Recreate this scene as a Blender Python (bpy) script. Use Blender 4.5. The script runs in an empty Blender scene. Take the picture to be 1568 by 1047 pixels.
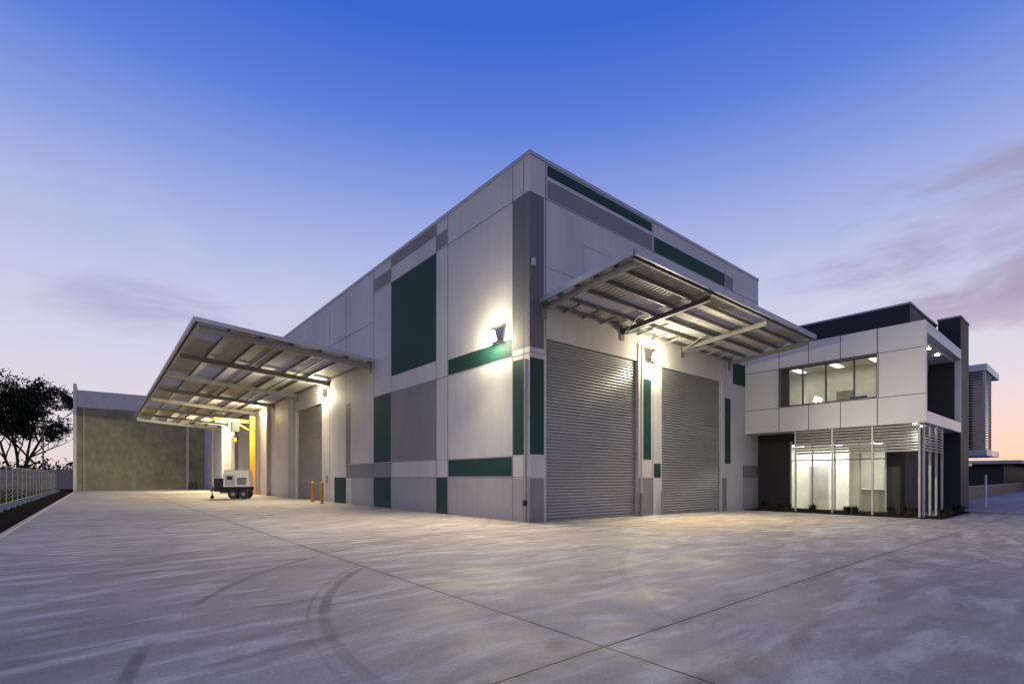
import bpy, math, random
from mathutils import Vector, Matrix, noise as mnoise
random.seed(7)
R = math.radians
scene = bpy.context.scene

# ------------------------------------------------------------ node helpers
def new_mat(name):
    m = bpy.data.materials.new(name); m.use_nodes = True
    nt = m.node_tree; nt.nodes.clear()
    out = nt.nodes.new('ShaderNodeOutputMaterial')
    return m, nt, out

class G:
    """small node graph helper"""
    def __init__(s, nt): s.nt = nt
    def node(s, t, **kw):
        n = s.nt.nodes.new(t)
        for k, v in kw.items(): setattr(n, k, v)
        return n
    def _in(s, sock, v):
        if hasattr(v, 'is_output') or isinstance(v, bpy.types.NodeSocket): s.nt.links.new(v, sock)
        elif v is not None:
            try: sock.default_value = v
            except Exception: sock.default_value = (v, v, v)
    def math(s, op, a, b=None, c=None, clamp=False):
        n = s.node('ShaderNodeMath', operation=op); n.use_clamp = clamp
        s._in(n.inputs[0], a)
        if b is not None: s._in(n.inputs[1], b)
        if c is not None: s._in(n.inputs[2], c)
        return n.outputs[0]
    def vmath(s, op, a, b=None):
        n = s.node('ShaderNodeVectorMath', operation=op)
        s._in(n.inputs[0], a)
        if b is not None: s._in(n.inputs[1], b)
        return n.outputs['Value'] if op in ('DOT_PRODUCT', 'LENGTH', 'DISTANCE') else n.outputs[0]
    def noise(s, vec, scale, detail=4, rough=0.55, dist=0.0):
        n = s.node('ShaderNodeTexNoise')
        s._in(n.inputs['Vector'], vec); n.inputs['Scale'].default_value = scale
        n.inputs['Detail'].default_value = detail; n.inputs['Roughness'].default_value = rough
        n.inputs['Distortion'].default_value = dist
        return n.outputs['Fac']
    def map(s, v, a, b, c=0.0, d=1.0, smooth=False):
        n = s.node('ShaderNodeMapRange')
        if smooth: n.interpolation_type = 'SMOOTHSTEP'
        s._in(n.inputs[0], v)
        for i, x in enumerate((a, b, c, d)): n.inputs[i+1].default_value = x
        return n.outputs[0]
    def mapping(s, vec, scale=(1,1,1), rot=(0,0,0), loc=(0,0,0)):
        n = s.node('ShaderNodeMapping'); s._in(n.inputs[0], vec)
        n.inputs['Scale'].default_value = scale; n.inputs['Rotation'].default_value = rot
        n.inputs['Location'].default_value = loc
        return n.outputs[0]
    def mix(s, f, a, b, blend='MIX'):
        n = s.node('ShaderNodeMix', data_type='RGBA', blend_type=blend)
        s._in(n.inputs[0], f); s._in(n.inputs[6], a); s._in(n.inputs[7], b)
        return n.outputs[2]
    def ramp(s, f, stops):
        n = s.node('ShaderNodeValToRGB'); s._in(n.inputs[0], f)
        e = n.color_ramp.elements
        while len(e) < len(stops): e.new(0.5)
        for i, (p, c) in enumerate(stops):
            e[i].position = p; e[i].color = c if len(c) == 4 else (*c, 1)
        return n.outputs[0]

def c4(c): return (c[0], c[1], c[2], 1)
def mat(name, col, rough=0.6, metal=0.0, nscale=1.5, namt=0.12, bump=0.0, bscale=30, stretch=(1,1,1), spec=0.5):
    m, nt, out = new_mat(name); g = G(nt)
    tc = g.node('ShaderNodeTexCoord').outputs['Object']
    v = g.mapping(tc, stretch)
    n = g.noise(v, nscale, 6, 0.6)
    dark = tuple(x*(1-namt) for x in col); lite = tuple(min(1, x*(1+namt)) for x in col)
    cc = g.mix(g.map(n, 0.3, 0.7), c4(dark), c4(lite))
    p = g.node('ShaderNodeBsdfPrincipled')
    g._in(p.inputs['Base Color'], cc); p.inputs['Metallic'].default_value = metal
    g._in(p.inputs['Roughness'], g.map(n, 0.2, 0.8, max(0.05, rough-0.08), min(1, rough+0.08)))
    p.inputs['Specular IOR Level'].default_value = spec
    if bump:
        b = g.node('ShaderNodeBump'); b.inputs['Strength'].default_value = bump; b.inputs['Distance'].default_value = 0.02
        g._in(b.inputs['Height'], g.noise(tc, bscale, 5, 0.6)); nt.links.new(b.outputs[0], p.inputs['Normal'])
    nt.links.new(p.outputs[0], out.inputs[0])
    return m
def emis(name, col, st):
    m, nt, out = new_mat(name)
    e = nt.nodes.new('ShaderNodeEmission'); e.inputs[0].default_value = c4(col); e.inputs[1].default_value = st
    nt.links.new(e.outputs[0], out.inputs[0]); return m
def glassmat(name, tint=(0.93,0.95,0.94), refl=0.06):
    m, nt, out = new_mat(name); g = G(nt)
    t = g.node('ShaderNodeBsdfTransparent'); t.inputs[0].default_value = c4(tint)
    gl = g.node('ShaderNodeBsdfGlossy'); gl.inputs['Roughness'].default_value = 0.02
    lw = g.node('ShaderNodeLayerWeight'); lw.inputs[0].default_value = 0.25
    f = g.math('ADD', g.math('MULTIPLY', lw.outputs['Fresnel'], 0.5), refl*0.5, clamp=True)
    mx = g.node('ShaderNodeMixShader'); g._in(mx.inputs[0], f)
    nt.links.new(t.outputs[0], mx.inputs[1]); nt.links.new(gl.outputs[0], mx.inputs[2])
    nt.links.new(mx.outputs[0], out.inputs[0]); return m
def transl(name, col, f=0.5):
    m, nt, out = new_mat(name); g = G(nt)
    d = g.node('ShaderNodeBsdfDiffuse'); d.inputs[0].default_value = c4(col)
    t = g.node('ShaderNodeBsdfTranslucent'); t.inputs[0].default_value = c4(col)
    mx = g.node('ShaderNodeMixShader'); mx.inputs[0].default_value = f
    nt.links.new(d.outputs[0], mx.inputs[1]); nt.links.new(t.outputs[0], mx.inputs[2])
    nt.links.new(mx.outputs[0], out.inputs[0]); return m

# ------------------------------------------------------------ materials
M = {}
def wallpaint(name, col, namt=0.08, rough=0.68):
    """painted precast: fine pitting, faint vertical run-off streaks, broad tonal drift"""
    m, nt, out = new_mat(name); g = G(nt)
    tc = g.node('ShaderNodeTexCoord').outputs['Object']
    big = g.noise(tc, 0.35, 3, 0.5)
    st = g.noise(g.mapping(tc, (5, 5, 0.35)), 1.0, 5, 0.6)
    fine = g.noise(tc, 14, 5, 0.7)
    f = g.math('ADD', g.math('MULTIPLY', big, 0.4), g.math('ADD', g.math('MULTIPLY', st, 0.25), g.math('MULTIPLY', fine, 0.35)))
    dark = tuple(x*(1-namt*2) for x in col); lite = tuple(min(1, x*(1+namt)) for x in col)
    cc = g.mix(g.map(f, 0.38, 0.62), c4(dark), c4(lite))
    z = g.node('ShaderNodeSeparateXYZ'); g._in(z.inputs[0], tc)
    grime = g.math('MULTIPLY', g.map(z.outputs[2], -0.1, 0.7, 1, 0, True), g.map(fine, 0.35, 0.6))
    cc = g.mix(g.math('MULTIPLY', grime, 0.35), cc, (0.16, 0.14, 0.12, 1))
    p = g.node('ShaderNodeBsdfPrincipled'); g._in(p.inputs['Base Color'], cc)
    p.inputs['Roughness'].default_value = rough; p.inputs['Specular IOR Level'].default_value = 0.25
    b = g.node('ShaderNodeBump'); b.inputs['Strength'].default_value = 0.3; b.inputs['Distance'].default_value = 0.012
    g._in(b.inputs['Height'], g.noise(tc, 22, 6, 0.7)); nt.links.new(b.outputs[0], p.inputs['Normal'])
    nt.links.new(p.outputs[0], out.inputs[0]); return m
M['white'] = wallpaint('wall_paint_light', (0.56, 0.535, 0.505))
M['white2'] = wallpaint('wall_paint_light_grey', (0.38, 0.365, 0.345))
M['grey'] = wallpaint('wall_paint_grey', (0.23, 0.222, 0.217))
M['dgrey'] = wallpaint('wall_paint_dark_grey', (0.15, 0.146, 0.15))
M['green'] = wallpaint('wall_paint_green', (0.011, 0.052, 0.040))
M['joint'] = mat('sealant_joint', (0.12, 0.12, 0.125), 0.8)
M['jointl'] = mat('sealant_joint_light', (0.36, 0.36, 0.37), 0.8)
M['cap'] = mat('steel_flashing', (0.36, 0.36, 0.38), 0.45, 0.3)
M['roof'] = mat('roof_sheet', (0.40, 0.41, 0.44), 0.45, 0.3)
M['steel'] = mat('galvanised_steel', (0.23, 0.225, 0.215), 0.6, 0.2, 3, 0.2, spec=0.3)
M['sheet'] = mat('canopy_sheet', (0.37, 0.36, 0.335), 0.6, 0.0, 2, 0.18, spec=0.3)
M['trans'] = transl('translucent_sheet', (0.58, 0.54, 0.47), 0.30)
M['door'] = mat('roller_door_steel', (0.25, 0.247, 0.243), 0.36, 0.3, 0.8, 0.08)
M['black'] = mat('black_paint', (0.015, 0.015, 0.017), 0.5)
M['dark'] = mat('dark_cladding', (0.032, 0.031, 0.034), 0.6, 0.0, 0.8, 0.15, spec=0.2)
M['acp'] = mat('composite_panel', (0.60, 0.59, 0.58), 0.38, 0.0, 0.6, 0.05, spec=0.3)
M['acpj'] = mat('panel_gap', (0.06, 0.06, 0.06), 0.8)
M['alu'] = mat('anodised_aluminium', (0.42, 0.415, 0.40), 0.5, 0.3)
M['yellow'] = mat('yellow_paint', (0.62, 0.24, 0.008), 0.5)
M['plaster'] = mat('interior_plaster', (0.72, 0.70, 0.64), 0.8)
M['carpet'] = mat('interior_floor', (0.25, 0.23, 0.2), 0.8)
M['panel_light'] = emis('ceiling_light', (1, 0.98, 0.88), 8)
M['panel_dim'] = emis('ceiling_light_upper', (1, 0.98, 0.88), 3)
M['glass'] = glassmat('window_glass')
M['flood'] = emis('flood_lens', (1, 0.97, 0.84), 120)
M['white_p'] = mat('white_enamel', (0.66, 0.65, 0.62), 0.35, 0, 3, 0.08)
M['rubber'] = mat('tyre_rubber', (0.02, 0.02, 0.02), 0.8)
M['bark'] = mat('bark', (0.05, 0.04, 0.033), 0.95, 0, 4, 0.3, 0.6, 12, spec=0.1)
M['leafa'] = mat('gum_leaves_light', (0.045, 0.047, 0.026), 0.8, 0, 3, 0.3, spec=0.1)
M['leafb'] = mat('gum_leaves_dark', (0.016, 0.020, 0.011), 0.8, 0, 3, 0.3, spec=0.1)
M['galv'] = mat('fence_wire', (0.20, 0.205, 0.21), 0.6, 0.3)
M['bluefoot'] = mat('fence_foot_plastic', (0.13, 0.18, 0.22), 0.7)
M['brickwall'] = mat('retaining_block', (0.22, 0.15, 0.11), 0.85, 0, 2, 0.25, 0.4, 10)
M['beige'] = mat('rendered_wall', (0.36, 0.31, 0.26), 0.85, 0, 2, 0.15)

def rawconcrete():
    m, nt, out = new_mat('raw_precast'); g = G(nt)
    tc = g.node('ShaderNodeTexCoord').outputs['Object']
    a = g.noise(tc, 0.5, 9, 0.6, 0.3); b = g.noise(g.mapping(tc, (1.4, 1.4, 0.9)), 0.9, 7, 0.7)
    f = g.math('MULTIPLY', g.math('ADD', a, b), 0.5)
    cc = g.ramp(f, [(0.34, (0.135, 0.125, 0.075)), (0.5, (0.20, 0.187, 0.12)), (0.66, (0.285, 0.268, 0.18))])
    p = g.node('ShaderNodeBsdfPrincipled'); g._in(p.inputs['Base Color'], cc); p.inputs['Roughness'].default_value = 0.85
    p.inputs['Specular IOR Level'].default_value = 0.15
    nt.links.new(p.outputs[0], out.inputs[0]); return m
M['raw'] = rawconcrete()

def yardmat():
    m, nt, out = new_mat('yard_concrete'); g = G(nt)
    tc = g.node('ShaderNodeTexCoord').outputs['Object']
    xyz = g.node('ShaderNodeSeparateXYZ'); g._in(xyz.inputs[0], tc); X, Y = xyz.outputs[0], xyz.outputs[1]
    warp = g.node('ShaderNodeTexNoise'); g._in(warp.inputs['Vector'], tc); warp.inputs['Scale'].default_value = 0.22
    warp.inputs['Detail'].default_value = 2
    wv = g.vmath('ADD', tc, g.vmath('MULTIPLY', warp.outputs['Color'], (1.5, 1.5, 0)))
    big = g.noise(tc, 0.14, 6, 0.6, 0.2)
    mid = g.noise(tc, 1.3, 9, 0.72)
    mot = g.noise(wv, 0.6, 9, 0.66)
    fine = g.noise(tc, 30, 5, 0.75)
    sA = g.noise(g.mapping(wv, (0.7, 2.6, 1), (0, 0, R(40))), 1.0, 8, 0.62)
    sB = g.noise(g.mapping(wv, (0.6, 2.3, 1), (0, 0, R(22)), (7, 3, 0)), 1.2, 8, 0.62)
    cc = g.mix(g.map(big, 0.36, 0.64), (0.235, 0.198, 0.176, 1), (0.335, 0.29, 0.26, 1))
    cc = g.mix(g.math('MULTIPLY', g.map(mot, 0.42, 0.62, 0, 1, True), 0.32), cc, (0.43, 0.38, 0.345, 1))
    cc = g.mix(g.math('MULTIPLY', g.map(sA, 0.47, 0.66, 0, 1, True), 0.55), cc, (0.56, 0.505, 0.46, 1))
    cc = g.mix(g.math('MULTIPLY', g.map(sB, 0.50, 0.68, 0, 1, True), 0.6), cc, (0.145, 0.122, 0.11, 1))
    cc = g.mix(g.math('MULTIPLY', g.map(mid, 0.50, 0.66, 0, 1, True), 0.38), cc, (0.16, 0.137, 0.122, 1))
    sp = g.map(fine, 0.35, 0.68, 0.80, 1.22)
    comb = g.node('ShaderNodeCombineXYZ')
    for i in range(3): g._in(comb.inputs[i], sp)
    cc = g.mix(1.0, cc, comb.outputs[0], 'MULTIPLY')
    def dist_line(c, off, p): return g.math('PINGPONG', g.math('ADD', c, -off), p/2)
    dx = dist_line(X, -7.6, 7.6); dy = dist_line(Y, -9.49, 8.6)
    dmin = g.math('MINIMUM', dx, dy)
    jw = g.math('ADD', dmin, g.math('MULTIPLY', g.math('SUBTRACT', fine, 0.5), 0.012))
    joint = g.map(jw, 0.006, 0.015, 1, 0)
    halo = g.math('MULTIPLY', g.map(dmin, 0.0, 0.16, 1, 0, True), g.map(mid, 0.4, 0.65))
    cc = g.mix(g.math('MULTIPLY', halo, 0.5), cc, (0.13, 0.112, 0.10, 1))
    marks = None
    for (cx, cy, r, w, k) in [(-3.05, -8.9, 6.43, 0.055, 0.6), (-3.05, -8.9, 6.60, 0.02, 0.35), (-3.05, -9.0, 7.95, 0.05, 0.6), (-2.0, -9.6, 11.8, 0.06, 0.25),
                              (3, -16, 11.5, 0.06, 0.25), (-6.5, 6, 7.5, 0.08, 0.3), (-5.5, 5, 4.2, 0.07, 0.3)]:
        dd = g.vmath('DISTANCE', g.vmath('MULTIPLY', tc, (1, 1, 0)), (cx, cy, 0))
        e = g.math('ABSOLUTE', g.math('SUBTRACT', dd, r))
        e = g.math('MULTIPLY', g.map(e, w*0.6, w*1.5, k, 0, True), g.map(g.noise(tc, 0.45, 3), 0.38, 0.5))
        marks = e if marks is None else g.math('MAXIMUM', marks, e)
    marks = g.math('MULTIPLY', marks, g.map(mid, 0.3, 0.55, 0.4, 1))
    cc = g.mix(marks, cc, (0.08, 0.068, 0.063, 1))
    vo = g.node('ShaderNodeTexVoronoi'); g._in(vo.inputs['Vector'], wv); vo.inputs['Scale'].default_value = 0.5
    spot = g.math('MULTIPLY', g.map(vo.outputs['Distance'], 0.0, 0.12, 0.7, 0, True), g.map(mid, 0.42, 0.55))
    cc = g.mix(spot, cc, (0.08, 0.07, 0.065, 1))
    inside = g.math('MULTIPLY', g.map(X, 1.0, 1.1), g.map(X, 11.0, 11.1, 1, 0))
    inside = g.math('MULTIPLY', inside, g.math('MULTIPLY', g.map(Y, -5.6, -5.5), g.map(Y, -1.3, -1.2, 1, 0)))
    hat = g.map(g.math('PINGPONG', g.math('ADD', X, Y), 0.75), 0.13, 0.17, 1, 0)
    hat = g.math('MULTIPLY', g.math('ADD', hat, 0.15, clamp=True), g.math('MULTIPLY', inside, g.map(mid, 0.38, 0.6)))
    cc = g.mix(g.math('MULTIPLY', hat, 0.65), cc, (0.55, 0.33, 0.07, 1))
    cc = g.mix(joint, cc, (0.03, 0.028, 0.027, 1))
    p = g.node('ShaderNodeBsdfPrincipled'); g._in(p.inputs['Base Color'], cc)
    g._in(p.inputs['Roughness'], g.map(mot, 0.4, 0.6, 0.60, 0.82))
    p.inputs['Specular IOR Level'].default_value = 0.2
    b = g.node('ShaderNodeBump'); b.inputs['Strength'].default_value = 0.45; b.inputs['Distance'].default_value = 0.02
    h = g.math('SUBTRACT', g.math('ADD', g.math('MULTIPLY', mid, 0.6), g.math('MULTIPLY', fine, 0.35)), g.math('MULTIPLY', joint, 1.0))
    g._in(b.inputs['Height'], h); nt.links.new(b.outputs[0], p.inputs['Normal'])
    nt.links.new(p.outputs[0], out.inputs[0]); return m
M['yard'] = yardmat()
def dirtmat():
    m, nt, out = new_mat('dark_gravel_soil'); g = G(nt)
    tc = g.node('ShaderNodeTexCoord').outputs['Object']
    a = g.noise(tc, 9, 8, 0.75); b = g.noise(tc, 0.2, 5)
    cc = g.ramp(a, [(0.35, (0.008, 0.007, 0.006)), (0.55, (0.03, 0.025, 0.021)), (0.72, (0.10, 0.085, 0.07))])
    cc = g.mix(g.map(b, 0.6, 0.8), cc, (0.035, 0.033, 0.018, 1))
    p = g.node('ShaderNodeBsdfDiffuse'); g._in(p.inputs['Color'], cc); p.inputs['Roughness'].default_value = 1.0
    bb = g.node('ShaderNodeBump'); bb.inputs['Strength'].default_value = 1; bb.inputs['Distance'].default_value = 0.06
    g._in(bb.inputs['Height'], a); nt.links.new(bb.outputs[0], p.inputs['Normal'])
    nt.links.new(p.outputs[0], out.inputs[0]); return m
M['dirt'] = dirtmat()

# ------------------------------------------------------------ geometry builder
def empty(name):
    e = bpy.data.objects.new(name, None); scene.collection.objects.link(e); return e
class B:
    def __init__(s, name, parent=None):
        s.name, s.parent = name, parent; s.v, s.f, s.m, s.mats = [], [], [], []
    def mi(s, k):
        if k not in s.mats: s.mats.append(k)
        return s.mats.index(k)
    def poly(s, pts, k):
        n = len(s.v); s.v += [tuple(p) for p in pts]; s.f.append(tuple(range(n, n+len(pts)))); s.m.append(s.mi(k))
    def hexa(s, p, k):
        n = len(s.v); s.v += [tuple(q) for q in p]
        for f in ((0,3,2,1),(4,5,6,7),(0,1,5,4),(1,2,6,5),(2,3,7,6),(3,0,4,7)):
            s.f.append(tuple(n+i for i in f)); s.m.append(s.mi(k))
    def box(s, x0, x1, y0, y1, z0, z1, k):
        s.hexa([(x0,y0,z0),(x1,y0,z0),(x1,y1,z0),(x0,y1,z0),(x0,y0,z1),(x1,y0,z1),(x1,y1,z1),(x0,y1,z1)], k)
    def beam(s, a, b, w, h, k, up=(0,0,1)):
        a, b = Vector(a), Vector(b); d = (b-a).normalized(); up = Vector(up)
        if abs(d.dot(up)) > 0.99: up = Vector((1,0,0))
        x = d.cross(up).normalized(); y = x.cross(d).normalized()
        x *= w/2; y *= h/2
        s.hexa([a-x-y, a+x-y, b+x-y, b-x-y, a-x+y, a+x+y, b+x+y, b-x+y], k)
    def ibeam(s, a, b, w, h, k):
        a, b = Vector(a), Vector(b); t = 0.02
        off = Vector((0,0,h/2-t/2))
        s.beam(a+off, b+off, w, t, k); s.beam(a-off, b-off, w, t, k); s.beam(a, b, t, h-2*t, k)
    def cyl(s, a, b, r0, r1, k, n=12, caps=True):
        a, b = Vector(a), Vector(b); d = (b-a).normalized()
        up = Vector((0,0,1)) if abs(d.z) < 0.9 else Vector((1,0,0))
        x = d.cross(up).normalized(); y = x.cross(d).normalized(); i0 = len(s.v)
        for c, r in ((a, r0), (b, r1)):
            for i in range(n):
                t = 2*math.pi*i/n; s.v.append(tuple(c + x*r*math.cos(t) + y*r*math.sin(t)))
        for i in range(n):
            j = (i+1) % n; s.f.append((i0+i, i0+j, i0+n+j, i0+n+i)); s.m.append(s.mi(k))
        if caps:
            s.f.append(tuple(i0+i for i in range(n))[::-1]); s.m.append(s.mi(k))
            s.f.append(tuple(i0+n+i for i in range(n))); s.m.append(s.mi(k))
    def done(s, bevel=0, smooth=False):
        me = bpy.data.meshes.new(s.name); me.from_pydata(s.v, [], s.f)
        for k in s.mats: me.materials.append(M[k])
        me.polygons.foreach_set('material_index', s.m); me.update()
        if smooth: me.polygons.foreach_set('use_smooth', [True]*len(me.polygons))
        o = bpy.data.objects.new(s.name, me); scene.collection.objects.link(o)
        if s.parent: o.parent = s.parent
        if bevel:
            md = o.modifiers.new('bevel', 'BEVEL'); md.width = bevel; md.segments = 2; md.limit_method = 'ANGLE'
        return o

def gz(u): return 0.0 if u <= 0 else (-0.0125*u if u < 16 else -0.2)

# ------------------------------------------------------------ ground
b = B('ground')
us = [-2500, -12.9, 0, 16, 2500]
for i in range(4):
    a, c = us[i], us[i+1]
    b.poly([(a,-2500,gz(a)-0.09),(c,-2500,gz(c)-0.09),(c,2500,gz(c)-0.09),(a,2500,gz(a)-0.09)], 'dirt')
b.done()
b = B('concrete_yard')
us = [-12.9, 0, 16, 90]
for i in range(3):
    a, c = us[i], us[i+1]
    b.poly([(a,-90,gz(a)),(c,-90,gz(c)),(c,66,gz(c)),(a,66,gz(a))], 'yard')
b.poly([(-12.9,-90,0),(-12.9,66,0),(-12.9,66,-0.12),(-12.9,-90,-0.12)], 'yard')
b.done()
b = B('kerb'); b.box(-13.05, -12.9, -90, 66, -0.12, 0.03, 'beige'); b.done(0.02)

# ------------------------------------------------------------ warehouse
H = 12.35; L = 66.0; W = 16.82
wh = empty('warehouse')
b = B('walls', wh)
DZ = 6.27
b.box(0, 0.7, 0, 0.3, -0.3, H, 'white'); b.box(0.7, 5.94, 0, 0.3, DZ, H, 'white'); b.box(5.94, 7.61, 0, 0.3, -0.3, H, 'white')
b.box(7.61, 12.8, 0, 0.3, DZ, H, 'white'); b.box(12.8, W, 0, 0.3, -0.3, H, 'white')
b.box(0, 0.3, 0.3, 20.0, -0.3, H, 'white'); b.box(0, 0.3, 20.0, 25.5, 6.3, H, 'white'); b.box(0, 0.3, 25.5, L, -0.3, H, 'white')
b.box(W-0.3, W, 0.3, L+14, -0.3, H, 'white')
b.done()
b = B('roof', wh)
b.box(0.3, W-0.3, 0.3, L+14, H-0.8, H-0.7, 'roof')
b.box(-0.03, 0.33, -0.03, L+0.3, H, H+0.05, 'cap'); b.box(0.33, W+0.03, -0.03, 0.33, H, H+0.05, 'cap')
b.box(-0.03, -0.005, -0.03, L, H-0.08, H, 'cap'); b.box(-0.005, W+0.03, -0.03, -0.005, H-0.08, H, 'cap')
b.done()
b = B('painted_panels', wh)
def pr(u0, u1, z0, z1, k, o=0.004): b.poly([(u0,-o,z0),(u1,-o,z0),(u1,-o,z1),(u0,-o,z1)], k)
def pl(v0, v1, z0, z1, k, o=0.004): b.poly([(-o,v0,z0),(-o,v1,z0),(-o,v1,z1),(-o,v0,z1)], k)
G0 = -0.25
pr(0.81, 6.9, 11.84, 12.22, 'green'); pr(0.81, 6.9, 11.08, 11.7, 'grey')
pr(7.05, 13.1, 11.06, 11.7, 'green'); pr(13.2, 13.95, 11.06, 11.7, 'grey')
pr(0, 0.65, 5.87, 11.02, 'dgrey'); pr(0.0, 0.65, 2.28, 5.52, 'green'); pr(0, 0.65, G0, 1.46, 'grey')
pr(6.3, 6.85, 2.26, 5.6, 'green'); pr(5.98, 7.0, G0, 1.5, 'grey'); pr(7.05, 7.55, 1.5, 2.1, 'green')
pr(13.1, 13.7, 2.2, 5.5, 'green'); pr(13.94, W, 6.3, 7.4, 'green'); pr(12.85, 13.3, G0, 1.5, 'grey')
pr(15.0, W-0.02, 1.5, 2.15, 'grey'); pr(15.0, W-0.02, G0, 1.5, 'white2')
pl(0.30, 0.85, 5.87, 11.02, 'dgrey'); pl(0, 0.30, 5.87, 11.02, 'dgrey'); pl(0.28, 0.85, 2.28, 5.52, 'green'); pl(0, 0.85, G0, 1.46, 'white2')
pl(0.92, 5.0, 5.7, 6.32, 'green'); pl(0.92, 5.0, 1.55, 2.22, 'green'); pl(0.92, 5.0, G0, 1.5, 'white2')
pl(5.08, 5.92, 11.1, 11.75, 'grey'); pl(5.08, 5.92, G0, 1.5, 'green')
pl(5.98, 10.14, 11.76, 12.25, 'grey'); pl(5.98, 10.14, 6.45, 11.02, 'green'); pl(5.98, 10.14, 2.27, 5.66, 'grey'); pl(5.98, 10.14, G0, 1.5, 'white2')
pl(10.22, 12.16, 11.12, 11.76, 'grey'); pl(10.22, 12.16, 2.28, 5.68, 'green'); pl(10.22, 15.9, 1.52, 2.26, 'grey'); pl(10.22, 12.16, G0, 1.5, 'green')
pl(12.24, 15.2, G0, 1.5, 'white2'); pl(15.28, 15.92, 2.3, 5.76, 'grey'); pl(15.98, 17.8, G0, 1.5, 'green')
def jr(u0, u1, z0, z1, k='joint'): pr(u0, u1, z0, z1, k, 0.007)
def jl(v0, v1, z0, z1, k='joint'): pl(v0, v1, z0, z1, k, 0.007)
for v in (0.88, 5.04, 5.95, 10.18, 12.2, 15.95, 18.6): jl(v-0.013, v+0.013, G0, H-0.1)
for v in (0.3,): jl(v-0.01, v+0.01, G0, H-0.1)
for v in (30, 36, 42, 48, 54, 60): jl(v-0.013, v+0.013, G0, H-0.1)
jl(0, 12.2, 11.03, 11.05); jl(12.2, L, 9.6, 9.63)
jl(0, 12.2, 5.68-0.02, 5.68); jl(0, 18, 1.5, 1.52); jl(0.9, 12.2, 2.235, 2.25)
for u in (0.73, 6.97, 13.15): jr(u-0.013, u+0.013, DZ if u < 1 else G0, H-0.1)
jr(0, W, 11.02, 11.04); jr(0.7, 2.9, 8.7, 8.72, 'jointl'); jr(2.6, 2.615, 8.7, 10.0, 'jointl'); jr(2.6, 6.97, 10.0, 10.015, 'jointl')
jr(0, 0.7, 5.68, 5.70); jr(0, 0.65, 1.47, 1.49)
b.done()

def roller_door(name, axis, a0, a1, z0, z1, depth):
    d = B(name, wh); p = 0.115; prof = [(0,0),(0.15,0.022),(0.5,0.032),(0.85,0.022)]
    pts = []; z = z0
    while z < z1:
        for t, o in prof:
            zz = z+t*p
            if zz < z1: pts.append((zz, o))
        z += p
    pts.append((z1, 0))
    for (za, oa), (zb, ob) in zip(pts[:-1], pts[1:]):
        if axis == 'u': d.poly([(a0,depth-oa,za),(a1,depth-oa,za),(a1,depth-ob,zb),(a0,depth-ob,zb)], 'door')
        else: d.poly([(depth-oa,a1,za),(depth-oa,a0,za),(depth-ob,a0,zb),(depth-ob,a1,zb)], 'door')
    for a, s in ((a0, 1), (a1, -1)):
        lo, hi = min(a, a+s*0.09), max(a, a+s*0.09)
        if axis == 'u': d.box(lo, hi, depth-0.09, depth+0.03, z0, z1, 'alu')
        else: d.box(depth-0.09, depth+0.03, lo, hi, z0, z1, 'alu')
    if axis == 'u': d.box(a0+0.09, a1-0.09, depth-0.05, depth+0.02, z0-0.02, z0+0.1, 'steel')
    else: d.box(depth-0.05, depth+0.02, a0+0.09, a1-0.09, z0-0.02, z0+0.1, 'steel')
    d.done()
roller_door('roller_door_1', 'u', 0.7, 5.94, -0.06, DZ, 0.12)
roller_door('roller_door_2', 'u', 7.61, 12.8, -0.14, DZ, 0.12)
roller_door('roller_door_3', 'v', 20.0, 25.5, 0.02, 6.3, 0.2)

b = B('downpipes_and_fittings', wh)
b.cyl((6.05, -0.09, -0.1), (6.05, -0.09, 6.9), 0.04, 0.04, 'white')
b.box(-0.12, -0.01, 0.12, 0.24, 0.55, 0.75, 'black')
b.cyl((5.95, -0.16, -0.1), (5.95, -0.16, 0.9), 0.05, 0.05, 'steel')
b.cyl((7.4, -0.16, -0.1), (7.4, -0.16, 0.9), 0.05, 0.05, 'steel')
b.box(0.04, 0.16, -0.14, -0.01, 8.55, 8.8, 'alu')
for v in (26.2, 32.5, 38.5, 45, 52, 58.5):
    b.box(-0.28, -0.01, v-0.15, v+0.15, -0.1, 7.4, 'white2')
b.box(-0.05, -0.01, 0.16, 0.22, 0.02, 5.5, 'white2')
b.box(-0.09, -0.01, 18.9, 19.15, 1.2, 1.65, 'alu')
b.done(0.01)

b = B('rear_wing', wh)
b.box(-13.0, 0, L, L+0.3, -0.3, 9.85, 'raw'); b.box(-13.0, 0, L-0.05, L+0.3, 9.86, 11.9, 'cap')
b.box(-13.3, -13.0, L-0.25, L+14, -0.3, 12.6, 'white')
b.box(-13.0, 0.3, L+13.7, L+14, -0.3, 11.9, 'white'); b.box(-13.0, 0.3, L+0.3, L+13.7, 11.2, 11.3, 'roof')
for u in (-1.9, -7.2): b.box(u-0.02, u+0.02, L-0.006, L-0.002, 0, 9.8, 'joint')
b.box(-12.4, -12.3, L-0.12, L-0.01, 0, 9.8, 'white2'); b.box(-2.1, -1.75, L-0.2, L-0.01, 0, 9.8, 'white2')
b.done()

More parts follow.
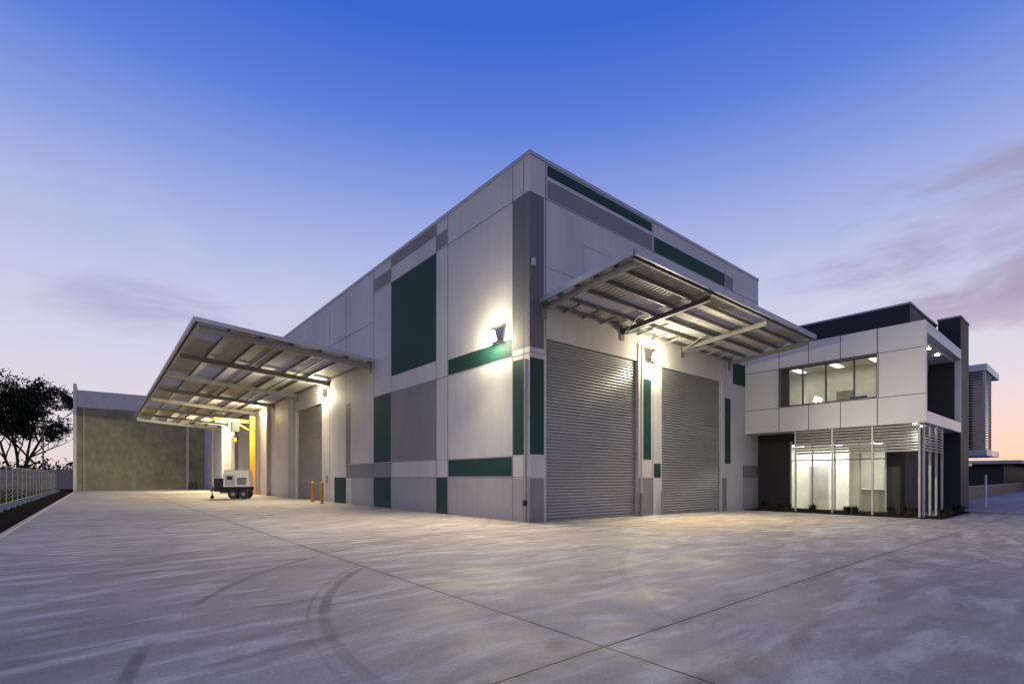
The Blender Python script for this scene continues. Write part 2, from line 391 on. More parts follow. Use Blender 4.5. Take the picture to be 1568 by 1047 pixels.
# ------------------------------------------------------------ canopies
def canopy(name, axis, a0, a1, zw, zo, depth, beams, purl, trans_every, rh=0.22):
    """axis 'v': runs along left wall, projects toward -u ; axis 'u': runs along door wall, projects toward -v"""
    d = B(name, wh)
    def P(a, r, z): return (-r, a, z) if axis == 'v' else (a, -r, z)
    def zz(r): return zw + (zo-zw)*r/depth
    pitch = 0.2 if axis == 'u' else 0.3; n = int((a1-a0)/pitch)
    rows = [depth*i/purl for i in range(purl+1)]
    for i in range(n):
        x0 = a0+i*pitch
        ks = [(x0, 0), (x0+pitch*0.55, 0), (x0+pitch*0.65, 0.035), (x0+pitch*0.9, 0.035), (x0+pitch, 0)]
        for j in range(purl):
            cell = int((x0-a0)//trans_every)
            k = 'trans' if ((cell*2 + j*3) % 5 in (0, 3)) else 'sheet'
            r0, r1 = rows[j], rows[j+1]
            for (p, h), (q, g_) in zip(ks[:-1], ks[1:]):
                d.poly([P(p, r0, zz(r0)+h), P(q, r0, zz(r0)+g_), P(q, r1, zz(r1)+g_), P(p, r1, zz(r1)+h)], k)
    for j in range(purl+1):
        r = min(max(rows[j], 0.08), depth-0.1)
        d.beam(P(a0, r, zz(r)-0.08), P(a1, r, zz(r)-0.08), 0.06, 0.14, 'steel')
    d.beam(P(a0-0.03, depth+0.05, zo-0.02), P(a1+0.03, depth+0.05, zo-0.02), 0.07, 0.2, 'cap')
    d.beam(P(a0-0.04, 0, zz(0)-0.02), P(a0-0.04, depth, zz(depth)-0.02), 0.06, 0.18, 'cap')
    d.beam(P(a1+0.04, 0, zz(0)-0.02), P(a1+0.04, depth, zz(depth)-0.02), 0.06, 0.18, 'cap')
    for a in beams:
        h = rh
        d.ibeam(P(a, 0.02, zz(0)-0.16-h/2), P(a, depth-0.15, zz(depth)-0.16-h/2), 0.13, h, 'steel')
        d.box(*( (-0.03, 0.0, a-0.12, a+0.12) if axis == 'v' else (a-0.12, a+0.12, -0.03, 0.0)), zz(0)-0.62, zz(0)-0.05, 'steel')
    return d
d = canopy('long_canopy', 'v', 12.2, 56.2, 7.62, 8.17, 7.9, [12.5, 18.7, 25, 31.2, 37.4, 43.6, 49.8, 56.0], 6, 3.1, 0.28)
for a in (12.5, 18.7, 25, 31.2, 37.4, 43.6, 49.8):
    for i in (1, 3): d.beam((-0.9-i*1.2, a, 7.5+0.0835*i), (-0.9-i*1.2, a+6.2, 7.5+0.0835*i), 0.05, 0.07, 'steel')
d.done()
d = canopy('door_canopy', 'u', 0.5, 13.7, 7.52, 7.83, 3.85, [0.65, 4.9, 9.2, 13.55], 5, 2.15, 0.18)
for a in (4.9, 9.2):
    for s in (-0.9, 0.9):
        d.cyl((a, -0.05, 7.15), (a+s, -1.5, 7.4), 0.025, 0.025, 'steel', 8)
for a in [1.6, 2.6, 3.6, 5.9, 6.9, 7.9, 10.2, 11.2, 12.2]:
    d.beam((a, -0.0, 7.34), (a, -0.75, 7.40), 0.05, 0.07, 'steel')
d.done()

# ------------------------------------------------------------ floodlights
def flood(wallpt, outdir, P_point, P_spot, tilt=15, cone=150, col=(1, 0.88, 0.60), aim=36):
    e = empty('wall_floodlight')
    w = Vector(wallpt); o = Vector(outdir)
    bb = B('housing', e)
    s = Vector((-o.y, o.x, 0))
    c = w + o*0.30
    n = (o*math.cos(R(tilt)) + Vector((0,0,-1))*math.sin(R(tilt))).normalized(); upv = s.cross(n).normalized()
    bb.beam(w, c-n*0.05, 0.04, 0.04, 'alu')
    bb.beam(c-n*0.05, c, 0.44, 0.36, 'alu', up=upv)
    bb.beam(c+n*0.002, c+n*0.06, 0.42, 0.34, 'flood', up=upv)
    bb.done()
    for nm, typ, en in (('spill_lamp', 'POINT', P_point), ('beam_lamp', 'SPOT', P_spot)):
        l = bpy.data.lights.new(nm, typ); l.energy = en; l.color = col
        l.shadow_soft_size = 0.12
        if typ == 'SPOT': l.spot_size = R(cone); l.spot_blend = 0.7
        ob = bpy.data.objects.new(nm, l); scene.collection.objects.link(ob); ob.parent = e
        ob.location = c + n*0.26
        nn = (o*math.cos(R(aim)) + Vector((0,0,-1))*math.sin(R(aim))).normalized()
        ob.rotation_euler = nn.to_track_quat('-Z', 'Y').to_euler()
flood((0, 1.69, 6.5), (-1, 0, 0), 330, 3600)
flood((6.75, 0, 6.5), (0, -1, 0), 330, 3800)
flood((0, 19.4, 6.75), (-1, 0, 0), 330, 3000)
flood((0, 34.0, 6.9), (-1, 0, 0), 500, 4600, col=(1, 0.86, 0.50))
flood((0, 50.0, 6.8), (-1, 0, 0), 700, 8000, col=(1, 0.86, 0.50), cone=165)

# ------------------------------------------------------------ office building
of = empty('office_building')
U0, U1, VF, ZS, ZT = 15.3, 22.96, -7.48, 3.8, 8.05
b = B('upper_cladding', of)
wv0, wv1, wz0, wz1 = -5.8, -1.75, 5.03, 6.92
b.box(U0, U0+0.25, wv1, 0, ZS, ZT, 'acp'); b.box(U0, U0+0.25, VF, wv0, ZS, ZT, 'acp')
b.box(U0, U0+0.25, wv0, wv1, ZS, wz0, 'acp'); b.box(U0, U0+0.25, wv0, wv1, wz1, ZT, 'acp')
b.box(U0+0.25, U1, VF+1.3, 0, ZS, ZS+0.2, 'acp')
b.box(U0+0.25, U1, VF, 0, ZT-0.15, ZT-0.02, 'acp')
b.box(U0+0.25, U1, VF, VF+0.25, ZT-0.5, ZT-0.16, 'acp'); b.box(U0+0.25, U1, VF, VF+1.3, ZS, ZS+0.5, 'acp')
b.box(U1-0.08, U1, VF+0.0, VF+0.25, ZS+0.5, ZT-0.51, 'acp'); b.box(U1-0.2, U1, VF+0.26, VF+1.3, ZS+0.5, ZT-0.56, 'dark')
b.box(U0+0.26, U1-0.2, VF+0.26, VF+1.3, ZT-0.6, ZT-0.5, 'acp')
b.done(0.01)
b = B('panel_joints', of)
for v in (-1.7, -3.06, -4.4, -5.82):
    b.box(U0-0.004, U0-0.002, v-0.014, v+0.014, ZS, wz0-0.02, 'acpj'); b.box(U0-0.004, U0-0.002, v-0.014, v+0.014, wz1+0.02, ZT, 'acpj')
for z in (wz0-0.03, wz1+0.03):
    b.box(U0-0.007, U0-0.005, VF, 0, z-0.013, z+0.013, 'acpj')
b.box(U0-0.004, U0-0.002, -1.714, -1.686, wz0, wz1, 'acpj'); b.box(U0-0.004, U0-0.002, -5.86, -5.83, wz0, wz1, 'acpj')
b.done()
b = B('window_frames', of)
fu = U0+0.12
for v in (wv0+0.03, -4.9, -3.75, -2.75, wv1-0.35): b.box(fu, fu+0.07, v-0.03, v+0.03, wz0, wz1, 'black')
for z in (wz0+0.03, wz1-0.03): b.box(fu-0.003, fu+0.073, wv0, wv1, z-0.035, z+0.035, 'black')
b.box(U0-0.06, U0-0.008, wv0-0.03, wv1+0.03, wz1, wz1+0.05, 'black'); b.box(U0-0.06, U0-0.008, wv1, wv1+0.05, wz0, wz1, 'black')
b.box(fu-0.003, fu+0.075, wv1-0.35, wv1, wz0+0.04, wz1-0.04, 'black')
lv = VF+1.3
b.box(U0+0.25, U1-0.2, lv, lv+0.1, ZS+0.5, ZT-0.6, 'dark')
for u in (15.7, 17.0, 18.3, 19.6): b.box(u-0.04, u+0.04, lv-0.06, lv-0.002, ZS+0.5, ZT-0.7, 'alu')
b.done()
b = B('glazing', of)
b.box(fu+0.03, fu+0.036, wv0+0.06, wv1-0.38, wz0+0.06, wz1-0.06, 'glass')
for a, c in ((15.74, 16.96), (17.04, 18.26), (18.34, 19.56)): b.box(a, c, lv-0.03, lv-0.025, ZS+0.55, ZT-0.75, 'glass')
GU = 16.8; gv0, gv1 = -5.8, -1.65
b.box(GU+0.03, GU+0.04, gv0, gv1, -0.1, 3.4, 'glass'); b.done()
b = B('upper_room', of)
b.box(19.5, 19.6, -6.1, -0.3, ZS+0.2, 7.3, 'plaster'); b.box(U0+0.26, 19.5, -6.12, -6.02, ZS+0.2, 7.3, 'plaster'); b.box(U0+0.26, 19.5, -0.4, -0.3, ZS+0.2, 7.3, 'plaster')
b.box(U0+0.26, 19.5, -6.0, -0.4, 7.3, 7.35, 'plaster'); b.box(U0+0.26, 19.5, -6.0, -0.4, ZS+0.21, ZS+0.25, 'carpet')
for (u, v) in ((16.6, -1.5), (16.6, -3.3), (16.6, -5.0), (18.4, -1.5), (18.4, -3.3), (18.4, -5.0)):
    b.box(u-0.55, u+0.55, v-0.16, v+0.16, 7.27, 7.295, 'panel_dim')
b.box(18.0, 18.1, -4.2, -3.4, ZS+0.25, 5.9, 'carpet'); b.box(17.3, 17.35, -4.9, -4.2, 5.1, 5.45, 'dark')
b.done()
b = B('ground_floor_walls', of)
gg = -0.3
b.box(GU, GU+0.2, gv1, -0.001, gg, ZS, 'dark'); b.box(GU, GU+0.2, -6.5, gv0, gg, ZS, 'dark')
b.box(GU, GU+0.2, gv0, gv1, 3.4, ZS, 'dark')
b.box(GU+0.2, 25.0, -6.5, -6.3, gg, ZS, 'dark')
for v in (gv0+0.04, -4.75, -3.7, -2.7, gv1-0.04): b.box(GU-0.01, GU+0.08, v-0.03, v+0.03, gg, 3.4, 'alu')
b.box(GU-0.013, GU+0.083, gv0, gv1, 2.35, 2.41, 'alu'); b.box(GU-0.013, GU+0.083, gv0, gv1, gg, -0.08, 'black')
b.box(GU-0.03, GU-0.002, -6.3, -6.0, gg, 2.2, 'black')
b.done()
b = B('ground_room', of)
b.box(21.0, 21.1, -6.2, -0.6, gg, 3.4, 'plaster'); b.box(GU+0.2, 21, -6.25, -6.15, gg, 3.4, 'plaster'); b.box(GU+0.2, 21, -0.7, -0.6, gg, 3.4, 'plaster')
b.box(GU+0.1, 21, -6.1, -0.7, 3.2, 3.25, 'plaster'); b.box(GU+0.1, 21, -6.1, -0.7, -0.19, -0.15, 'carpet')
b.box(19.2, 19.3, -3.6, -0.7, -0.15, 3.2, 'plaster')
b.box(19.14, 19.19, -2.65, -1.75, -0.15, 2.15, 'alu'); b.box(20.93, 20.99, -5.6, -4.7, -0.15, 2.1, 'alu')
b.box(18.3, 18.9, -5.9, -4.4, -0.15, 0.9, 'carpet'); b.box(18.25, 18.95, -5.95, -4.35, 0.9, 0.95, 'white_p')
for (u, v) in ((17.8, -1.6), (17.8, -3.4), (17.8, -5.1), (20, -5.0)): b.box(u-0.55, u+0.55, v-0.16, v+0.16, 3.16, 3.195, 'panel_light')
b.done()
def arealight(name, loc, sx, sy, en, parent, col=(1, 0.95, 0.82)):
    l = bpy.data.lights.new(name, 'AREA'); l.shape = 'RECTANGLE'; l.size = sx; l.size_y = sy; l.energy = en; l.color = col
    o = bpy.data.objects.new(name, l); o.location = loc; scene.collection.objects.link(o); o.parent = parent
arealight('upper_room_lamp', (17.2, -3.2, 7.2), 2.0, 4, 55, of)
arealight('ground_room_lamp', (18.2, -3.2, 3.1), 1.6, 4, 200, of)
b = B('sun_louvres_and_posts', of)
pv = [-2.43, -4.03, -5.6, -7.25]
for v in pv: b.box(15.38, 15.46, v-0.035, v+0.035, -0.3, 3.8, 'alu')
for v0, v1 in zip(pv[1:], pv[:-1]):
    for i in range(9):
        z = 2.62 + i*0.13
        b.hexa([(15.36,v0+0.05,z),(15.50,v0+0.05,z+0.085),(15.50,v1-0.05,z+0.085),(15.36,v1-0.05,z),(15.36,v0+0.05,z+0.02),(15.50,v0+0.05,z+0.105),(15.50,v1-0.05,z+0.105),(15.36,v1-0.05,z+0.02)], 'alu')
pu = [15.55, 16.7, 17.9, 19.1]
for u in pu: b.box(u-0.035, u+0.035, -7.4, -7.32, -0.3, 3.8, 'alu')
for u0, u1 in zip(pu[:-1], pu[1:]):
    for i in range(9):
        z = 2.62 + i*0.13
        b.hexa([(u0+0.05,-7.42,z),(u1-0.05,-7.42,z),(u1-0.05,-7.28,z+0.085),(u0+0.05,-7.28,z+0.085),(u0+0.05,-7.42,z+0.02),(u1-0.05,-7.42,z+0.02),(u1-0.05,-7.28,z+0.105),(u0+0.05,-7.28,z+0.105)], 'alu')
b.done()
b = B('roof_plant_screen', of)
b.box(17.5, 22.9, -6.5, -1.8, ZT-0.02, 9.45, 'dark'); b.box(17.45, 22.95, -6.55, -1.75, 9.45, 9.53, 'cap')
b.box(23.0, 25.3, -7.45, -6.55, -0.3, 9.75, 'dark'); b.box(22.96, 25.34, -7.49, -6.51, 9.75, 9.83, 'cap')
b.box(U1+0.002, 25.0, -6.54, 0, -0.3, 7.0, 'dark')
b.done()
b = B('downlights', of)
for (u, v, z) in ((16.6, -7.0, ZT-0.606), (18.4, -7.0, ZT-0.606), (20.2, -7.0, ZT-0.606), (15.9, -7.0, ZS-0.004), (17.3, -7.0, ZS-0.004)):
    b.cyl((u, v, z), (u, v, z-0.015), 0.07, 0.07, 'flood', 12)
b.done()
for (u, z, e_) in ((17.0, ZT-0.75, 18), (19.5, ZT-0.75, 18), (16.2, ZS-0.15, 12)):
    l = bpy.data.lights.new('downlight_lamp', 'SPOT'); l.energy = e_*3; l.spot_size = R(100); l.spot_blend = 0.8; l.color = (1, 0.90, 0.7); l.shadow_soft_size = 0.06
    o = bpy.data.objects.new('downlight_lamp', l); o.location = (u, -7.0, z); scene.collection.objects.link(o); o.parent = of

nb = empty('neighbouring_office')
b = B('louvred_bay', nb)
b.box(30.2, 35.4, -7.6, -3, 8.0, 8.4, 'acp'); b.box(30.2, 35.4, -7.6, -3, 2.85, 3.2, 'acp')
b.box(30.6, 35.2, -6.9, -3, 3.2, 8.0, 'dark')
for i in range(30):
    z = 3.3 + i*0.157
    b.box(30.35, 30.45, -7.45, -5.5, z, z+0.05, 'alu'); b.box(30.45, 32.6, -7.5, -7.42, z, z+0.05, 'alu')
b.box(30.33, 30.47, -7.52, -7.40, 3.2, 8.0, 'alu'); b.box(32.6, 32.7, -7.52, -7.4, 3.2, 8.0, 'alu')
b.box(26, 45, -2.9, 8, -0.3, 7.0, 'dark')
b.box(36, 60, -3, 6, 2.7, 3.0, 'acp'); b.done()

# ------------------------------------------------------------ right side
b = B('footpath'); b.box(21.5, 60, -9.6, -7.7, -0.3, -0.12, 'beige'); b.done(0.02)
b = B('garden_bed'); b.box(15.2, 22, -8.0, -7.52, -0.25, -0.14, 'dirt'); b.box(14.9, 16.75, -7.5, -0.1, -0.25, -0.15, 'dirt'); b.done(0.02)
b = B('retaining_wall'); b.box(36, 80, -5.3, -5.0, -0.3, 0.75, 'brickwall'); b.box(35.95, 80, -5.34, -4.96, 0.75, 0.82, 'beige'); b.done(0.01)
b = B('white_post'); b.cyl((27.2,-7.9,-0.2),(27.2,-7.9,1.6),0.05,0.05,'white_p'); b.cyl((27.2,-7.9,1.6),(27.2,-7.9,1.66),0.07,0.03,'white_p'); b.done()
b = B('distant_shed'); b.box(95, 150, -2, 25, -0.3, 3.6, 'dark'); b.box(93, 152, -4, 27, 3.6, 4.1, 'white2'); b.box(80,130,-22,-8,-0.3,2.6,'beige'); b.box(79,131,-23,-7,2.6,3.0,'roof')
b.done()

for (u, v) in ((-0.85, 19.2), (-0.95, 17.2)):
    b = B('bollard'); b.cyl((u,v,0),(u,v,1.2),0.085,0.085,'yellow',16); b.cyl((u,v,1.2),(u,v,1.26),0.085,0.03,'yellow',16)
    b.box(u-0.14,u+0.14,v-0.14,v+0.14,0.0,0.02,'steel'); b.done()

b = B('jib_crane')
cu, cv = -0.6, 36.1
b.box(cu-0.22, cu+0.22, cv-0.22, cv+0.22, 0, 6.9, 'yellow')
b.box(cu-0.4, cu+0.4, cv-0.4, cv+0.4, 0, 0.05, 'yellow')
b.ibeam((cu, cv, 6.4), (cu-3.0, cv-0.6, 6.4), 0.2, 0.3, 'yellow'); b.beam((cu-0.1, cv, 5.6), (cu-1.3, cv-0.25, 6.2), 0.12, 0.12, 'yellow')
b.box(cu-1.7, cu-1.1, cv-0.5, cv-0.1, 5.45, 6.2, 'black'); b.cyl((cu-1.4, cv-.3, 5.6), (cu-1.4, cv-.3, 4.9), 0.02, 0.02, 'black', 6)
b.box(cu-1.5, cu-1.3, cv-0.4, cv-0.2, 4.6, 4.9, 'yellow')
b.done(0.01)

# ------------------------------------------------------------ generator trailer
def rot2(p, c, a):
    x, y = p[0], p[1]; return (c[0]+x*math.cos(a)-y*math.sin(a), c[1]+x*math.sin(a)+y*math.cos(a), p[2])
gt = empty('generator_trailer'); gc = (-3.5, 28.1); ga = R(-25)
def fin(b, **kw):
    b.v = [rot2(p, gc, ga) for p in b.v]; return b.done(**kw)
b = B('enclosure', gt)
b.hexa([(-0.55,-0.6,0.85),(1.15,-0.6,0.85),(1.15,0.6,0.85),(-0.55,0.6,0.85),(-0.50,-0.55,2.0),(1.05,-0.55,2.0),(1.05,0.55,2.0),(-0.50,0.55,2.0)], 'white_p')
b.box(-0.55,1.1,-0.58,0.58,2.005,2.05,'white_p'); fin(b, bevel=0.05)
b = B('panels_and_vents', gt)
for i in range(6): b.box(0.35, 0.95, -0.625, -0.6, 1.0+i*0.09, 1.04+i*0.09, 'black')
b.box(-0.4, 0.2, -0.615, -0.598, 0.95, 1.7, 'alu'); b.box(-0.3, 0.05, -0.63, -0.616, 1.35, 1.6, 'black'); b.box(-0.58,-0.55,-0.4,0.4,1.1,1.8,'black')
b.cyl((0.8,0,2.05),(0.8,0,2.2),0.05,0.05,'steel'); fin(b)
b = B('chassis', gt)
b.box(-1.0, 1.2, -0.5, -0.4, 0.62, 0.78, 'black'); b.box(-1.0, 1.2, 0.4, 0.5, 0.62, 0.78, 'black')
b.box(-0.6, 1.2, -0.62, 0.62, 0.78, 0.85, 'black')
b.beam((-0.9,0.45,0.7),(-1.5,0,0.55),0.08,0.1,'black'); b.beam((-0.9,-0.45,0.7),(-1.5,0,0.55),0.08,0.1,'black')
b.cyl((-1.4,0,0.02),(-1.4,0,0.95),0.04,0.04,'steel'); b.box(-1.15,-0.6,-0.5,0.5,0.5,1.45,'black'); b.box(-1.2,-1.15,-0.6,0.6,0.7,0.8,'black')
b.cyl((1.0,-0.5,0.02),(1.0,-0.5,0.7),0.03,0.03,'steel',8); b.box(-0.1,0.9,-0.72,-0.5,0.74,0.80,'black'); b.box(-0.1,0.9,0.5,0.72,0.74,0.80,'black')
b.box(-0.8,1.15,-0.45,0.45,0.4,0.62,'black')
fin(b, bevel=0.01)
b = B('wheels', gt)
for x in (0.1, 0.78):
    for y in (-0.68, 0.52): b.cyl((x,y,0.32),(x,y+0.18,0.32),0.32,0.32,'rubber',24); b.cyl((x,y-0.01,0.32),(x,y+0.19,0.32),0.14,0.14,'steel',16)
b.cyl((-1.4,-0.05,0.12),(-1.4,0.05,0.12),0.12,0.12,'rubber',16)
fin(b)
b = B('hand_trolley'); cx, cy = -1.6, 63
b.box(cx-0.5,cx+0.4,cy-0.3,cy+0.3,0.25,0.9,'black'); b.cyl((cx-0.35,cy-0.35,0.2),(cx-0.35,cy+0.35,0.2),0.2,0.2,'rubber',14); b.cyl((cx+0.3,cy-0.35,0.2),(cx+0.3,cy+0.35,0.2),0.2,0.2,'rubber',14)
b.beam((cx+0.4,cy-0.2,0.5),(cx+0.9,cy-0.2,1.3),0.05,0.05,'steel'); b.beam((cx+0.4,cy+0.2,0.5),(cx+0.9,cy+0.2,1.3),0.05,0.05,'steel'); b.beam((cx+0.9,cy-0.2,1.3),(cx+0.9,cy+0.2,1.3),0.05,0.05,'steel'); b.done()

b = B('drain_grate'); b.box(-6.2,-5.6,9.0,9.6,0.004,0.012,'black'); b.done()

# ------------------------------------------------------------ temporary fence
b = B('temporary_fence'); fx = -14.8; v = 6.0
while v < 64:
    v1 = v+2.4
    for vv in (v+0.03, v1-0.06): b.cyl((fx,vv,0.0),(fx,vv,2.1),0.025,0.025,'galv',6)
    for z in (0.15, 2.08): b.cyl((fx,v,z),(fx,v1-0.03,z),0.018,0.018,'galv',6)
    k = v+0.2
    while k < v1-0.08:
        b.poly([(fx,k,0.15),(fx,k+0.006,0.15),(fx,k+0.006,2.08),(fx,k,2.08)], 'galv'); k += 0.2
    for z in (0.6,1.1,1.6): b.poly([(fx,v,z),(fx,v1,z),(fx,v1,z+0.006),(fx,v,z+0.006)], 'galv')
    b.box(fx-0.35,fx+0.35,v1-0.13,v1+0.1,-0.09,0.06,'bluefoot')
    b.beam((fx,v1,1.5),(fx-1.1,v1,0.0),0.04,0.04,'galv')
    v = v1
b.done()
b = B('boundary_wall'); b.box(-30,-13.6,79,79.3,-0.1,2.6,'beige'); b.done()
b = B('street_lamp'); px_, py_ = -17.0, 84
b.cyl((px_,py_,0),(px_,py_,11),0.12,0.07,'steel',8); b.beam((px_,py_,11),(px_-1.6,py_,11.3),0.07,0.07,'steel'); b.box(px_-2.2,px_-1.5,py_-0.15,py_+0.15,11.22,11.36,'alu'); b.done()

# ------------------------------------------------------------ trees
def tree(name, base, h, rad, seed, nleaf=9000, ls=0.2):
    rnd = random.Random(seed); b = B(name); base = Vector(base)
    tips = []
    def limb(p, d, ln, r, lvl):
        seg = 4; q = p.copy(); dd = d.copy()
        for i in range(seg):
            dd = (dd + Vector((rnd.uniform(-.2,.2), rnd.uniform(-.2,.2), rnd.uniform(-.05,.15)))).normalized()
            n = q + dd*ln/seg; ra = r*(1-0.6*i/seg); rb = r*(1-0.6*(i+1)/seg)
            b.cyl(q, n, ra, rb, 'bark', 6, False); q = n
            if lvl < 3 and i >= 1:
                for _ in range(2):
                    a = rnd.uniform(0, 6.28); s = Vector((math.cos(a), math.sin(a), rnd.uniform(0.15, 0.8))).normalized()
                    limb(q, (dd*0.5+s*0.8).normalized(), ln*rnd.uniform(0.42,0.6), rb*0.65, lvl+1)
        tips.append(q)
    for k in range(4):
        a = k*1.6+rnd.random(); limb(base+Vector((0.3*k-0.4,0.2*k,0)), Vector((0.34*math.cos(a), 0.34*math.sin(a), 1)).normalized(), h*0.55, 0.26, 0)
    cc = base + Vector((0,0,h*0.66)); hz = h*0.34
    clusters = []
    for t in tips:
        q = t-cc; e = (q.x/rad)**2+(q.y/rad)**2+(q.z/hz)**2
        if e > 1: q *= 1/math.sqrt(e)
        clusters.append((cc+q, rnd.uniform(0.4,1.0)*rad*0.17))
    for _ in range(60):
        a = rnd.uniform(0,6.28); z = rnd.uniform(-0.8,1); rr = math.sqrt(max(0,1-z*z))*rnd.uniform(0.6,1.02)
        clusters.append((cc+Vector((math.cos(a)*rr*rad, math.sin(a)*rr*rad, z*hz)), rnd.uniform(0.5,1.1)*rad*0.19))
    per = max(1, nleaf//len(clusters))
    for c, r in clusters:
        k = 'leafa' if rnd.random() < 0.4 else 'leafb'
        for _ in range(per):
            o = Vector((rnd.gauss(0,1), rnd.gauss(0,1), rnd.gauss(0,0.6)))*r*0.55
            p = c+o; s = ls*rnd.uniform(0.6,1.3)
            x = Vector((rnd.gauss(0,1),rnd.gauss(0,1),rnd.gauss(0,1))).normalized(); y = x.cross(Vector((rnd.gauss(0,1),rnd.gauss(0,1),rnd.gauss(0,1)))).normalized()*0.5*s
            b.poly([p-x*s, p+y, p+x*s, p-y], k)
    b.done()
tree('gum_tree', (-19.8, 88, 0), 17.2, 5.7, 3, 20000)
tree('gum_tree', (-28.5, 86, 0), 17.2, 5.8, 11, 13000)
tree('gum_tree', (-27.5, 99, 0), 13, 4.6, 21, 5000)

def treeline(name, pts, hmin, hmax, seed, dens=260):
    rnd = random.Random(seed); b = B(name)
    for (x, y) in pts:
        h = rnd.uniform(hmin, hmax); r = h*rnd.uniform(0.5, 0.9)
        for _ in range(dens):
            o = Vector((rnd.gauss(0,0.5)*r, rnd.gauss(0,0.5)*r, abs(rnd.gauss(0.45,0.28))*h)); s = rnd.uniform(0.3,0.7)*h*0.12
            p = Vector((x,y,0))+o
            xx = Vector((rnd.gauss(0,1),rnd.gauss(0,1),rnd.gauss(0,1))).normalized(); yy = xx.cross(Vector((rnd.gauss(0,1),rnd.gauss(0,1),rnd.gauss(0,1)))).normalized()*0.7
            b.poly([p-xx*s, p+yy*s, p+xx*s, p-yy*s], 'leafa' if rnd.random()<0.35 else 'leafb')
    b.done()
treeline('distant_trees', [(-110+i*2.6, 165+random.uniform(-8,8)) for i in range(46)], 4, 7, 5, 300)
treeline('distant_trees', [(190+random.uniform(-8,8), -90+i*4) for i in range(50)], 3.5, 7.5, 6)
def shrub(u, v, z, h, seed, n=70):
    rnd = random.Random(seed); b = B('grass_plant')
    for _ in range(n):
        a = rnd.uniform(0,6.28); l = h*rnd.uniform(0.6,1.1); t = rnd.uniform(0.1,0.5)
        p = Vector((u+rnd.gauss(0,.06), v+rnd.gauss(0,.06), z)); q = p+Vector((math.cos(a)*t*l, math.sin(a)*t*l, l)); s = Vector((-math.sin(a), math.cos(a), 0))*0.02
        mm = (p+q)/2+Vector((0,0,l*0.12))
        b.poly([p-s, p+s, mm+s, mm-s], 'leafa'); b.poly([mm-s, mm+s, q], 'leafb')
    b.done()
i = 0
for v in (-0.8, -1.4, -2.0, -3.1, -4.5, -4.9, -6.2, -6.6, -7.0):
    i += 1; shrub(15.9+random.uniform(-.4,.3), v, -0.16, random.uniform(0.3,0.5), i)
for u in (16.8, 18, 19.4, 20.8): i += 1; shrub(u, -7.75, -0.16, 0.35, i)

# ------------------------------------------------------------ world sky
w = bpy.data.worlds.new('World'); scene.world = w; w.use_nodes = True
nt = w.node_tree; nt.nodes.clear(); g = G(nt)
out = g.node('ShaderNodeOutputWorld'); bg = g.node('ShaderNodeBackground'); nt.links.new(bg.outputs[0], out.inputs[0])
dirv = g.vmath('NORMALIZE', g.node('ShaderNodeTexCoord').outputs['Generated'])
sep = g.node('ShaderNodeSeparateXYZ'); g._in(sep.inputs[0], dirv); dz = sep.outputs[2]
def s2l(r, g_, b_):
    f = lambda c: ((c/255+0.055)/1.055)**2.4 if c/255 > 0.04045 else c/255/12.92
    return (f(r), f(g_), f(b_), 1)
sky = g.ramp(dz, [(0.0, s2l(238,218,214)), (0.08, s2l(230,219,228)), (0.19, s2l(217,214,233)), (0.30, s2l(198,203,233)),
                  (0.40, s2l(172,184,230)), (0.49, s2l(138,158,225)), (0.57, s2l(96,130,219)), (0.67, s2l(60,104,212)), (1.0, s2l(50,88,186))])
azw = g.vmath('DOT_PRODUCT', dirv, (0.996, -0.05, 0.0))
warm = g.math('MULTIPLY', g.map(azw, 0.8, 1.0, 0, 1, True), g.map(dz, 0.0, 0.18, 1, 0, True))
sky = g.mix(g.math('MULTIPLY', warm, 0.65), sky, s2l(248, 200, 168))
nz = g.noise(g.mapping(dirv, (2.2, 2.2, 9)), 1.6, 7, 0.55, 0.4)
sky = g.mix(g.math('MULTIPLY', g.math('MULTIPLY', g.map(nz, 0.5, 0.72, 0, 1, True), g.map(dz, 0.5, 0.25, 0, 1, True)), 0.22), sky, s2l(240, 228, 234))
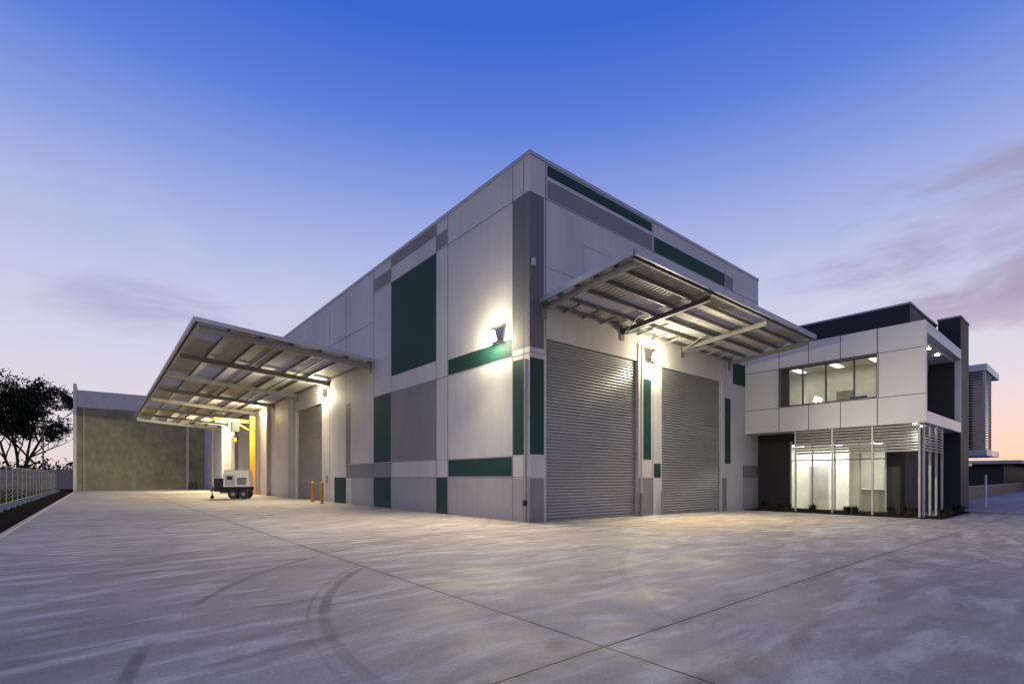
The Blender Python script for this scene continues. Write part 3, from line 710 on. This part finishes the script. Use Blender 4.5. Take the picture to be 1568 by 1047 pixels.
def cloud(center, stretch, r0, r1, col, amt, namt=0.5):
    global sky
    v = g.mapping(g.vmath('SUBTRACT', dirv, center), stretch)
    ln = g.vmath('LENGTH', v)
    n1 = g.noise(g.mapping(dirv, (1.2, 1.2, 4.5)), 3.6, 8, 0.55, 0.3)
    e = g.math('ADD', ln, g.math('MULTIPLY', g.math('ADD', n1, -0.5), namt))
    sky = g.mix(g.math('MULTIPLY', g.map(e, r0, r1, 1, 0, True), amt), sky, col)
cloud((0.985, -0.02, 0.33), (0.7, 0.8, 2.0), 0.06, 0.27, s2l(158, 148, 182), 0.8, 0.6)
cloud((0.99, 0.06, 0.235), (1.0, 0.8, 6.0), 0.05, 0.22, s2l(172, 154, 182), 0.65, 0.6)
cloud((0.93, 0.25, 0.22), (1.0, 0.8, 7.0), 0.02, 0.2, s2l(205, 190, 212), 0.4, 0.7)
cloud((0.02, 0.96, 0.27), (1.3, 1.3, 4.2), -0.02, 0.24, s2l(158, 158, 198), 0.65, 0.6)
cloud((-0.16, 0.95, 0.36), (0.8, 1.0, 4.5), 0.0, 0.26, s2l(190, 193, 225), 0.35, 0.6)
ns = g.node('ShaderNodeTexSky', sky_type='NISHITA'); ns.sun_disc = False; ns.sun_elevation = R(1.5); ns.sun_rotation = R(93)
sky = g.mix(1.0, sky, g.mix(1.0, ns.outputs[0], (0.010, 0.010, 0.010, 1), 'MULTIPLY'), 'ADD')
g._in(bg.inputs[0], sky); bg.inputs[1].default_value = 0.97
sl = bpy.data.lights.new('sun', 'SUN'); sl.energy = 0.12; sl.angle = R(12); sl.color = (1, 0.7, 0.5)
so = bpy.data.objects.new('sun', sl); scene.collection.objects.link(so)
so.rotation_euler = Vector((-0.996, 0.05, -0.05)).to_track_quat('-Z', 'Y').to_euler()

# ------------------------------------------------------------ camera
cam = bpy.data.cameras.new('camera'); co = bpy.data.objects.new('camera', cam); scene.collection.objects.link(co)
co.location = (-11.05, -12.36, 1.5); co.rotation_euler = (R(90), 0, R(-39.76))
cam.sensor_width = 36; cam.lens = 36*762/1568; cam.shift_y = (731-523.5)/1568
cam.clip_end = 6000; cam.clip_start = 0.05
scene.camera = co
scene.view_settings.view_transform = 'Standard'; scene.view_settings.look = 'None'; scene.view_settings.exposure = 0
